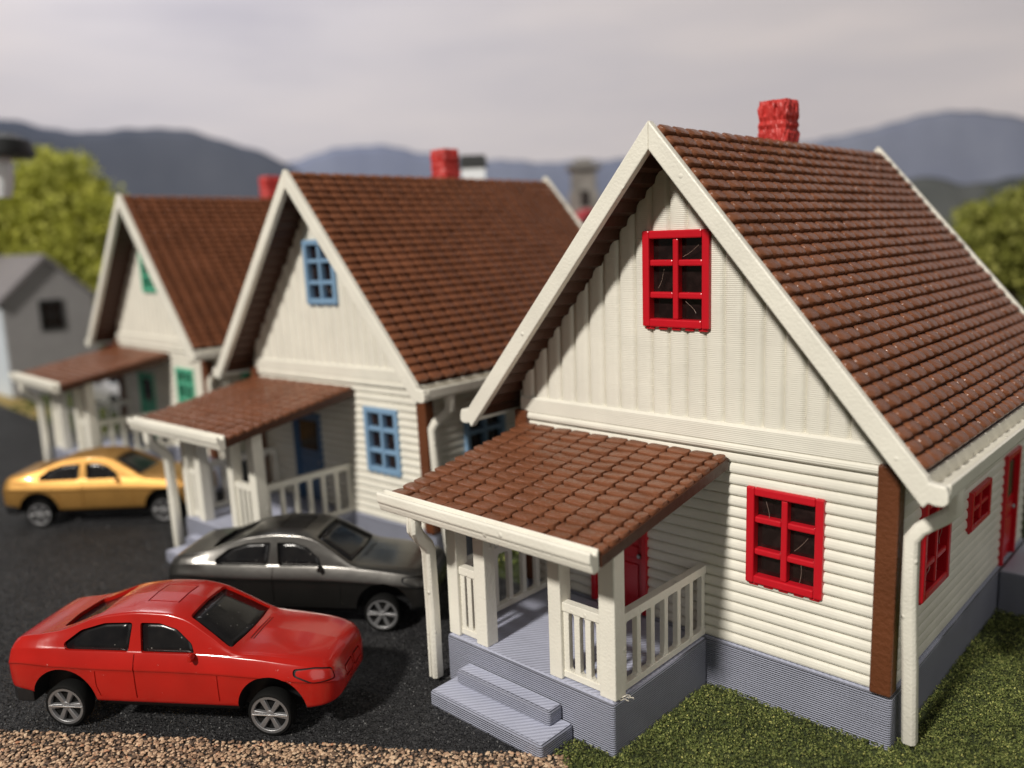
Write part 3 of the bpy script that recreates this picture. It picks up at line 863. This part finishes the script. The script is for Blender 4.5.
    # headlights: proud blisters in the corners; nose panel between them
    def blister(name, poly, view, mat, h=.018, parent=C):
        pts = resample(poly, .05); Hh = [hit(p, view) for p in pts]; n = len(pts); c = Vector((sum(p[0] for p in pts) / n, sum(p[1] for p in pts) / n))
        b = MB(); rings = []
        for q, off in ((1., -.01), (1., h * .6), (.86, h), (.4, h * 1.25)):
            ring = []
            for p in pts:
                hh = hit(c.lerp(Vector(p), q), view); ring.append(hh[0] + hh[1] * off)
            rings.append(ring)
        vs = [p for r_ in rings for p in r_]
        fs = [(k * n + i, k * n + (i + 1) % n, (k + 1) * n + (i + 1) % n, (k + 1) * n + i) for k in range(3) for i in range(n)] + [tuple(range(3 * n, 4 * n))]
        b.add(vs, fs)
        return b.build(name, mat, parent, smooth=45)
    for sg in (-1, 1):
        nose_view[0] = sg
        hl = rounded([(-.305, .825), (-.28, .955), (-.05, 1.02), (.165, 1.02), (.19, .96), (.02, .845)], .04)
        blister('headlight', hl, 'N', M['paint_red'], .006)
    for sg in (-1, 1):
        blister('grille', rounded([(sg * .305, .70), (sg * .305, .83), (sg * .045, .84), (sg * .045, .69)], .03), 'F', M['paint_red'], .004)
    # black underbody with the rear bumper
    ch = MB()
    ch.box(-2.25, 2.2, -.48, .48, .27, .60)
    ch.box(-1.04, 1.08, -.70, .70, .29, .50)
    ch.prism([(-2.14, -.83), (-2.14, .83), (-2.40, .83), (-2.53, .74), (-2.585, .55), (-2.585, -.55), (-2.53, -.74), (-2.40, -.83)], 'z', .36, .60)
    ch.prism([(2.10, .72), (2.10, -.72), (2.30, -.66), (2.42, -.4), (2.42, .4), (2.30, .66)], 'z', .36, .50)
    ch.build('underbody', M['black'], C, bevel=.025)
    # mirrors
    for s in (-1, 1):
        mr = MB(); mr.lathe([(.01, -.055), (.04, -.05), (.055, 0), (.04, .05), (.01, .055)], 12, 'y')
        o = mr.build('mirror', M['paint_red'], C, smooth=60); o.location = (.50, s * .885, 1.20); o.scale = (.8, 1.2, 1.15)
    # roof aerial boss is absent; wheels
    for sx in (-1.60, 1.62):
        for s in (-1, 1):
            w = MB(); w.lathe([(.29, -.125), (.32, -.12), (.34, -.09), (.34, .09), (.32, .12), (.29, .125)], 32, 'y', closed=True)
            w.lathe([(.29, -.06), (.29, .06)], 32, 'y')
            o = w.build('wheel', M['tyre'], C, smooth=35); o.location = (sx, s * .765, .34)
            rm = MB(); yy = s * .118
            rm.lathe([(.245, yy), (.292, yy), (.296, yy - s * .08), (.235, yy - s * .05)], 32, 'y', closed=True)
            rm.lathe([(.065, yy - s * .05), (.07, yy - s * .012), (.045, yy - s * .004)], 16, 'y')
            ph = random.uniform(0, 1)
            for k in range(6):
                a = ph + k * math.pi / 3; u = Vector((math.cos(a), 0, math.sin(a))); t = Vector((-math.sin(a), 0, math.cos(a)))
                y1, y2 = Vector((0, yy - s * .012, 0)), Vector((0, yy - s * .055, 0)); y3 = Vector((0, yy - s * .004, 0))
                pts = []
                for r_, hw_, dy in ((.05, .034, y1), (.26, .048, y3)):
                    pts += [u * r_ - t * hw_ + y2, u * r_ - t * hw_ * .75 + dy, u * r_ + t * hw_ * .75 + dy, u * r_ + t * hw_ + y2]
                rm.add(pts, [(0, 1, 5, 4), (1, 2, 6, 5), (2, 3, 7, 6), (3, 0, 4, 7), (0, 3, 2, 1), (4, 5, 6, 7)])
            ro = rm.build('rim', M['rim'], o, bevel=.006, smooth=35)
            ln = MB(); ln.box(-.27, .27, *sorted((yy + s * .001, yy + s * .012)), -.009, .009); ln.build('axle_seam_bar', M['chrome'], o, bevel=.004)  # bright chrome seam line across the rim
    return C

HEAD = R(35.21)
hx, hy = math.cos(HEAD), math.sin(HEAD)
def place_car(C, near_mid, heading):
    """near_mid = ground point midway between the two near-side wheels"""
    n = Vector((-math.sin(heading), math.cos(heading)))
    C.location = (near_mid[0] + n.x * .88, near_mid[1] + n.y * .88, 0); C.rotation_euler = (0, 0, heading)
CG = 'die-cast toy cars on the road'
red = make_car('glossy red toy car parked in front, beside the gravel edge', CG)
place_car(red, (-8.105, -6.275), HEAD)
def car_copy(label, mat, near_mid, heading):
    c = copy_tree(red); c['label'] = label
    recolour(c, {M['paint_red']: mat}); place_car(c, near_mid, heading)
    return c
car_copy('charcoal grey toy car behind the red one, partly hidden by the near porch', M['paint_char'], (-8.10 - 1.62 * hx, -2.23 - 1.62 * hy), HEAD)
hg = math.atan2(2.3, 2.40)
car_copy('gold toy car at the left edge, farthest of the three on the road', M['paint_gold'], (-19.86 + 1.56 * math.cos(hg), -4.11 + 1.56 * math.sin(hg)), hg)
car_copy('silver car far back, glimpsed through the green cottage porch', M['paint_silver'], (-35.2, 3.2), R(5))

# ------------------------------------------------------------------ ground
def sheet(name, pts, z, mat, kind='structure'):
    me = bpy.data.meshes.new(name); me.from_pydata([(x, y, z) for x, y in pts], [], [tuple(range(len(pts)))])
    me.materials.append(mat); o = link(bpy.data.objects.new(name, me)); o['kind'] = kind
    return o
sheet('ground', [(-190, -150), (150, -150), (150, 190), (-190, 190)], -.012, M['ground'])
sheet('road', [(-11.7, -9.0), (-3.25, -3.2), (-3.0, -2.5), (-3.2, .9), (-36, .9), (-47, 1.25), (-75, 1.6), (-75, -60), (-11.7, -60)], -.004, M['asphalt'])
sheet('verge', [(-36, .92), (-36, 2.0), (-60, 2.7), (-60, 1.6), (-47, 1.30)], .0, M['verge'])
gdir = Vector((hx, hy)); gn = Vector((hy, -hx))
A0 = Vector((-10.12, -7.92))
def gp(t, w): q = A0 + gdir * t + gn * w; return (q.x, q.y)
sheet('gravel_bed', [gp(-8, .03), gp(8.5, .03), gp(8.5, 6), gp(-8, 6)], .004, M['dirt'])

def scatter_mesh(name, verts, faces, mat, kind, smooth=False):
    me = bpy.data.meshes.new(name); me.from_pydata(verts, [], faces); me.materials.append(mat)
    if smooth: me.shade_smooth()
    o = link(bpy.data.objects.new(name, me)); o['kind'] = kind
    return o

# loose grit that makes the near road surface
TV = np.array([(1, 0, -.4), (-.5, .87, -.4), (-.5, -.87, -.4), (.1, 0, .9)]); TF = [(0, 1, 3), (1, 2, 3), (2, 0, 3), (0, 2, 1)]
RV, RF = [], []
for _ in range(34000):
    u_, k_ = random.uniform(-10, 12), random.random() ** 1.5 * 9.
    q = A0 + gdir * u_ - gn * (k_ - .05)
    if q.x > -3.1 or (q.x > -6.1 and q.y > -2.5) or (q.x > -5.72 and q.y > -3.28): continue
    sz_ = random.uniform(.008, .020)
    rot = np.array(Euler((random.uniform(-.6, .6), random.uniform(-.6, .6), random.random() * 6)).to_matrix())
    P = (TV * rng.uniform(.7, 1.3, TV.shape) * sz_) @ rot.T + np.array([q.x, q.y, .004])
    b = len(RV); RV += [tuple(p) for p in P]; RF += [tuple(i + b for i in f) for f in TF]
# gravel: every pebble is geometry
ico = bmesh.new(); bmesh.ops.create_icosphere(ico, subdivisions=1, radius=1.)
IV = np.array([v.co[:] for v in ico.verts]); IF = [tuple(v.index for v in f.verts) for f in ico.faces]; ico.free()
PV, PF = [], []
def edge_wobble(t): return .03 * math.sin(t * 2.1) + .02 * math.sin(t * 5.3 + 1) + .012 * math.sin(t * 13.)
t = -5.0
cnt = 0
while t < 8.55:
    w = 0.
    while w < 2.3:
        q = gp(t + random.uniform(-.035, .035), w + edge_wobble(t) + random.uniform(-.03, .03))
        s = random.uniform(.016, .037)
        rot = np.array(Euler((random.random() * 6, random.random() * 6, random.random() * 6)).to_matrix())
        P = (IV * rng.uniform(.75, 1.25, IV.shape) * np.array([1.25, .9, .8]) * s) @ rot.T * np.array([1, 1, .45]) + np.array([q[0], q[1], .02 + random.uniform(-.01, .012)])
        b = len(PV); PV += [tuple(p) for p in P]; PF += [tuple(i + b for i in f) for f in IF]
        w += .040
    t += .041
scatter_mesh('gravel_edging', PV, PF, M['pebble'], 'stuff', False)
gr = scatter_mesh('road_grit', RV, RF, M['grit'], 'stuff'); gr['label'] = 'black grit on the surface of the road'
bpy.data.objects['gravel_edging']['label'] = 'tan and brown gravel strip along the front of the road'

# flocked grass: thousands of tiny leaflets
def in_house(x, y):
    return (-6.66 < x < .10 and -.10 < y < 7.5) or (-6.0 < x < -2.66 and -2.60 < y < 0) or (0 < x < 1.38 and 5.38 < y < 7.45) or (-5.70 < x < -3.36 and -3.30 < y < -2.5)
GV, GF = [], []
def leaf_quads(x, y, z, size, k):
    for _ in range(k):
        c = np.array([x + random.gauss(0, size * .7), y + random.gauss(0, size * .7), max(.0, z + random.uniform(-.2, 1.) * size)])
        a = rng.normal(size=3); a /= np.linalg.norm(a); b_ = np.cross(a, rng.normal(size=3)); b_ /= np.linalg.norm(b_)
        l, w_ = size * random.uniform(.4, .8), size * random.uniform(.25, .5)
        i = len(GV)
        GV.extend([tuple(c - a * l), tuple(c + b_ * w_), tuple(c + a * l), tuple(c - b_ * w_)]); GF.append((i, i + 1, i + 2, i + 3))
def front_limit(x, y):
    """grass starts at the edge of the step and the gravel"""
    q = Vector((x, y)) - A0
    return (q.dot(gn) < -.02 or q.dot(gdir) > 8.45) and (x > -3.32 + .12 * math.sin(y * 7) + .06 * math.sin(y * 17))
n = 0
while n < 46000:
    x, y = random.uniform(-3.5, 3.6), random.uniform(-4.2, 9.)
    if in_house(x, y): continue
    if x < -3.3 + .1 and y < .0 and not front_limit(x, y): continue
    if y < -2.2 and not front_limit(x, y): continue
    if y > 4 and random.random() < .35: continue
    hgt = .0 + .014 * (math.sin(x * 5.1 + 1.3 * y) * math.sin(y * 6.3 - x) + 1) + random.random() * .028
    leaf_quads(x, y, hgt, random.uniform(.016, .032), 4)
    n += 1
n = 0
while n < 9000:      # lawn between and behind the houses (only seen blurred)
    x, y = random.uniform(-40, 6), random.uniform(.95, 40)
    if in_house(x, y) or (x > -4 and y < 10): continue
    if random.random() > 6. / (3. + y) : continue
    leaf_quads(x, y, .04, random.uniform(.07, .13), 3); n += 1
g = scatter_mesh('grass', GV, GF, M['grass'], 'stuff'); g['label'] = 'short green flocked grass around the near cottage'

# ------------------------------------------------------------------ trees
def tree(label, loc, height, blobs, mat, n_leaf, leaf=.28, group=None, trunk_r=.25):
    T = empty('tree', loc); tag(T, label, 'tree', group)
    tb = MB()
    tb.sweep([(0, 0, -.1), (.05, .03, height * .25), (-.05, .06, height * .5), (.04, 0, height * .75)], [(trunk_r * math.cos(a), trunk_r * math.sin(a)) for a in np.linspace(0, 6.283, 9)[:-1]])
    for bx in blobs:
        tb.sweep([(0, 0, height * .3), (bx[0] * .5, bx[1] * .5, height * .25 + bx[2] * .45), (bx[0] * .9, bx[1] * .9, bx[2])], [(trunk_r * .4 * math.cos(a), trunk_r * .4 * math.sin(a)) for a in np.linspace(0, 6.283, 7)[:-1]])
    tb.build('trunk', M['bark'], T, smooth=60)
    V_, F_ = [], []
    wts = np.array([b[3] ** 2 for b in blobs]); wts /= wts.sum()
    for _ in range(n_leaf):
        bx = blobs[rng.choice(len(blobs), p=wts)]
        d = rng.normal(size=3); d /= np.linalg.norm(d)
        r_ = bx[3] * (random.random() ** .35) * (1 + .25 * math.sin(d[0] * 6 + bx[0]) * math.sin(d[1] * 7 + d[2] * 5))
        c = np.array(bx[:3]) + d * r_ * np.array([1, 1, .85])
        for q in range(4):
            cc = c + rng.normal(size=3) * leaf * .5
            a = rng.normal(size=3); a /= np.linalg.norm(a); b_ = np.cross(a, rng.normal(size=3)); b_ /= np.linalg.norm(b_)
            l, w_ = leaf * random.uniform(.35, .7), leaf * random.uniform(.3, .5); i = len(V_)
            V_ += [tuple(cc - a * l), tuple(cc + b_ * w_), tuple(cc + a * l), tuple(cc - b_ * w_)]; F_.append((i, i + 1, i + 2, i + 3))
    me = bpy.data.meshes.new('crown'); me.from_pydata(V_, [], F_); me.materials.append(mat)
    link(bpy.data.objects.new('crown', me), T)
    return T
TG = 'foam-leaved model trees'
tree('broad olive-green tree behind the grey house at the left', (-50.3, 7.6, 0), 9, [(-1.5, -1.5, 9.0, 3.0), (1.6, 1.2, 8.3, 2.9), (.2, .2, 10.6, 2.5), (-3.6, -3.2, 7.6, 3.0), (2.6, 2.0, 5.6, 2.5), (0, 0, 6.2, 3.2)], M['leaf_light'], 9000, .34, TG, .4)
tree('bushy olive tree at the right edge, past the near roof', (-6.4, 35.0, 0), 7, [(-2.0, -2.2, 5.0, 1.8), (-.6, -.3, 6.2, 2.1), (1.4, 1.4, 7.0, 2.3), (3.6, 3.0, 7.3, 2.4), (-.2, .2, 4.6, 1.8), (2., 1.6, 4.6, 1.6)], M['leaf_mid'], 6000, .3, TG, .35)
tree('low dark olive shrub tree below the right-hand tree', (-3.6, 36.2, 0), 3, [(0, 0, 2.4, 1.5), (1.8, 1.2, 2.8, 1.6), (-1.5, -1.0, 1.9, 1.2)], M['leaf_dark'], 1600, .34, TG, .25)

# rocks below the right-hand tree
rb = rough_block('boulder', -1.0, 1.0, -.8, .8, -.2, 1.5, M['rock'], None, n=5, amp=.25, courses=3)
for v in rb.data.vertices:
    p = v.co; k = 1. - .35 * max(0, p.z / 1.5) ** 2; p.x *= k * .9; p.y *= k
rb.location = (-7.2, 29.6, 1.9); tag(rb, 'pale grey boulder at the foot of the right-hand trees', 'rock')
bk = rough_block('bank', -6, 6, -2.5, 2.5, -.3, 2.3, M['hill_low'], None, n=8, amp=.5, courses=4)
bk.location = (-6.0, 31.2, 0); bk.rotation_euler = (0, 0, R(42)); bk['kind'] = 'structure'

# ------------------------------------------------------------------ far buildings
def gable_house(label, loc, rot, w, d, eave, apex, wall, roof, over=.35, windows=(), side=None):
    """gable end faces local -y; centre of the gable at the origin"""
    Hh = empty('house', loc, (0, 0, rot)); tag(Hh, label, 'house')
    b = MB(); b.prism([(-w / 2, -.1), (w / 2, -.1), (w / 2, eave), (0, apex), (-w / 2, eave)], 'y', 0, d); b.build('wall', wall, Hh)
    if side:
        b = MB(); b.box(-w / 2 - .06, -w / 2 - .004, .12, d - .1, 0, eave - .25); b.build('lit_side_panel', side, Hh)  # added pale panel, its colour stands for lamplight on this wall
    sl = (apex - eave) / (w / 2)
    for s in (-1, 1):
        r_ = MB(); xe = w / 2 + over
        r_.prism([(0, apex + .24), (s * xe, apex - sl * xe + .24), (s * xe, apex - sl * xe + .04), (0, apex + .02)], 'y', -over, d + over); r_.build('roof', roof, Hh)
    for (cx, cz, ww, wh) in windows:
        f_ = MB(); win_frame(f_, ww, wh, 1, 1, .12, .08, -.06, .02); o = f_.build('window', M['lampcap'], Hh); o.location = (cx, 0, cz - wh / 2)
        p_ = MB(); p_.box(-ww / 2 + .05, ww / 2 - .05, -.03, -.004, .05, wh - .05); p_.build('pane', M['pane'], o)
    return Hh
gable_house('grey house with slate roof and one small dark window, left of the green cottage', (-42.7, 4.27, 0), R(90), 4.3, 9., 4.75, 6.75, M['shed_grey'], M['shed_roof'], .25, [(.05, 3.95, 1.15, 1.55)], M['shed_lit_side'])
gable_house('small dark red shed glimpsed between the grey house and the green cottage', (-47.5, 10.8, 0), R(60), 4.2, 4., 4.6, 5.9, M['far_red'], M['far_red'])
gable_house('far house with dark red roof peeping over the blue cottage', (-22.3, 22.6, 0), R(50), 6., 6., 5.2, 8.0, M['shed_grey'], M['far_red'])
tw = empty('tower', (-24.3, 24.8, 0), (0, 0, R(43))); tag(tw, 'slim grey-brown tower rising between the two nearest roofs', 'tower')
b = MB(); b.box(-.75, .75, -.75, .75, -.1, 9.2); b.box(-.62, .62, -.62, .62, 9.2, 10.3); b.build('shaft', M['tower'], tw, bevel=.06)
b = MB(); b.box(-.85, .85, -.85, .85, 10.3, 10.55); b.box(-.45, .45, -.45, .45, 10.55, 10.85); b.build('cap', M['tower_top'], tw, bevel=.05)
for z in (3., 6., 8.4):
    b = MB(); b.box(-.2, .2, -.79, -.745, z, z + .8); b.build('window', M['pane'], tw)

# street lamps
def lantern(loc, label, h, r, wide, n, group, arm=None):
    S = empty('street_lamp', loc); tag(S, label, 'lamp', group)
    ax, ay = (arm[0], arm[1]) if arm else (0, 0)
    b = MB(); b.lathe([(.22, -.05), (.22, .3), (.1, .5), (.085, h - .2), (.12, h + (2.3 if arm else 0))], 14); b.build('post', M['lampcap'], S, smooth=40)
    if arm:
        b = MB(); b.sweep([(0, 0, h + 2.2), (ax * .5, ay * .5, h + 2.5), (ax, ay, h + 2.2), (ax, ay, h + 1.8)], [(.05, 0), (0, .05), (-.05, 0), (0, -.05)]); b.build('arm', M['lampcap'], S)
    c = (ax, ay, h)
    b = MB(); b.lathe([(r * .62, 0), (r * .85, .3), (r, .75), (r, 1.15), (r * .9, 1.35)], n, c=c); b.build('globe', M['lamp_glass'], S, smooth=50 if n > 6 else None)
    b = MB(); b.lathe([(wide * .97, 1.28), (wide, 1.40), (wide * .92, 1.78), (wide * .5, 2.0), (.08, 2.08)] if n > 6 else [(wide, 1.25), (wide, 1.32), (wide * .93, 1.62), (wide * .85, 1.68), (.08, 1.72)], n, c=c); b.build('cap', M['lampcap'], S, smooth=40 if n > 6 else None)
    return S
lantern((-19.40, 11.83, 0), 'lantern street lamp with dark cap behind the blue cottage chimney', 8.35, .62, .72, 4, 'street lamps')
LQ = CAM + (FWD + RGT * ((-4 - 512) / FPX) - UPV * ((150 - 384) / FPX)) * 27.
off = Vector((RGT.x, RGT.y, 0)).normalized() * -2.6
lantern((LQ.x + off.x, LQ.y + off.y, 0), 'hanging street lamp with wide dark cap at the upper left edge', LQ.z - 1.5, .42, 1.12, 20, 'street lamps', arm=(-off.x, -off.y))

# ------------------------------------------------------------------ hills and sky
HR = Vector((r0.x, r0.y, 0)); HF = Vector((-sy, cy, 0))
def ridge(name, depth, pix, mat, thick=6., extend=((-60, .4), (60, .4))):
    """a range of hills: ridge line at a distance, slopes falling to the ground on both sides"""
    pts = []
    for u, vv in pix:
        d = FWD + RGT * ((u - 512) / FPX) - UPV * ((vv - 384) / FPX); q = CAM + d * depth
        pts.append(((q - CAM).dot(HR), (q - CAM).dot(HF), q.z))
    pts = [(pts[0][0] + extend[0][0], pts[0][1], pts[0][2] * extend[0][1])] + pts + [(pts[-1][0] + extend[1][0], pts[-1][1], pts[-1][2] * extend[1][1])]
    fx = mono([p[0] for p in pts], [p[2] for p in pts]); fd = mono([p[0] for p in pts], [p[1] for p in pts])
    xs = np.linspace(pts[0][0], pts[-1][0], 260); vs, fs = [], []
    prof = [(-1., 0.), (-.7, .30), (-.42, .58), (-.2, .82), (-.07, .96), (0, 1.), (.2, .85), (1., 0.)]
    for i, x in enumerate(xs):
        z = fx(x) + .05 * math.sin(i * 1.1) + .06 * math.sin(i * .43 + 1); dd = fd(x)
        for j, (a, k) in enumerate(prof):
            q = CAM + HR * x + HF * (dd + a * thick * (1 + .12 * math.sin(i * .16 + j * 1.3) + .05 * math.sin(i * .41 + j)))
            vs.append((q.x, q.y, -.1 + (z + .1) * k))
    m = len(prof)
    fs = [(i * m + j, (i + 1) * m + j, (i + 1) * m + j + 1, i * m + j + 1) for i in range(len(xs) - 1) for j in range(m - 1)]
    me = bpy.data.meshes.new(name); me.from_pydata(vs, [], fs); me.materials.append(mat); me.shade_smooth()
    bm = bmesh.new(); bm.from_mesh(me); bmesh.ops.recalc_face_normals(bm, faces=bm.faces); bm.to_mesh(me); bm.free()
    o = link(bpy.data.objects.new(name, me)); o['kind'] = 'structure'
    return o
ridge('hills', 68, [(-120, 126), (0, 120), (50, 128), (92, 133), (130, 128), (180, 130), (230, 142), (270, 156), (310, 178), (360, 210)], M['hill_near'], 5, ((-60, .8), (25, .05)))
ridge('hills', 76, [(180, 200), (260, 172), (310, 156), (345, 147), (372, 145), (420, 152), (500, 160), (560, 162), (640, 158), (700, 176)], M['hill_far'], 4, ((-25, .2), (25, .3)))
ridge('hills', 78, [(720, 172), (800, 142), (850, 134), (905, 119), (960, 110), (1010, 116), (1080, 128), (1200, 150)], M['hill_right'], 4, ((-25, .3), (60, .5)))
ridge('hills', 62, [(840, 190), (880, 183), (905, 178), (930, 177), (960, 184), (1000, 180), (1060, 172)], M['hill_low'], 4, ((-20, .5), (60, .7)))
for i, o in enumerate([o for o in COL.objects if o.name.startswith('hills')]):
    o['label'] = ['dark slate hill range at the left', 'pale blue distant range behind the blue cottage', 'hazy violet hill behind the near roof at the right', 'low dark wooded rise at the right'][i]

# sky board standing behind the hills, gently curved
vs, fs = [], []
nx, nz = 40, 8
for i in range(nx + 1):
    a = R(-62 + 124 * i / nx); rad = 125.
    for j in range(nz + 1):
        q = CAM + HR * (rad * math.sin(a)) + HF * (rad * math.cos(a)); vs.append((q.x, q.y, -2 + 84 * j / nz))
fs = [(i * (nz + 1) + j, i * (nz + 1) + j + 1, (i + 1) * (nz + 1) + j + 1, (i + 1) * (nz + 1) + j) for i in range(nx) for j in range(nz)]
me = bpy.data.meshes.new('sky'); me.from_pydata(vs, [], fs); me.materials.append(M['sky']); me.shade_smooth()
o = link(bpy.data.objects.new('sky', me)); o['kind'] = 'structure'

# ------------------------------------------------------------------ light
def area(name, loc, target, size, power, col, shape='DISK'):
    ld = bpy.data.lights.new(name, 'AREA'); ld.shape = shape; ld.size = size; ld.energy = power; ld.color = col
    o = link(bpy.data.objects.new(name, ld)); o.location = loc
    o.rotation_euler = (Vector(target) - Vector(loc)).to_track_quat('-Z', 'Y').to_euler()
    return o
T0 = Vector((-6, 0, 3)); DIR = Vector((.05, -1, .86)).normalized()
DIST = 150.
area('room_lamp', T0 + DIR * DIST, T0, 13., 3.7 * math.pi * DIST * DIST, (1., .945, .86))
area('added_backdrop_fill', (-75, 10, 70), (-75, 80, 15), 30., 24500., (.97, .965, .985), 'SQUARE')  # added light above the frame, brightens the sky board and hills
FD = Vector((.93, -.30, .42)).normalized()
area('added_side_fill', Vector((-2, 0, 2)) + FD * 90, (-2, 0, 2), 60., .62 * math.pi * 8100, (1., .97, .92), 'SQUARE')  # added fill from the right to lift the side walls, source unseen
w = bpy.data.worlds.new('World'); scene.world = w; w.use_nodes = True
bg = w.node_tree.nodes['Background']; bg.inputs['Color'].default_value = (1., .95, .88, 1); bg.inputs['Strength'].default_value = .10

vs_ = scene.view_settings
vs_.view_transform = 'Standard'; vs_.look = 'None'; vs_.exposure = 0.; vs_.gamma = 1.
scene.cycles.use_denoising = True
scene.cycles.max_bounces = 6
scene.cycles.use_adaptive_sampling = True
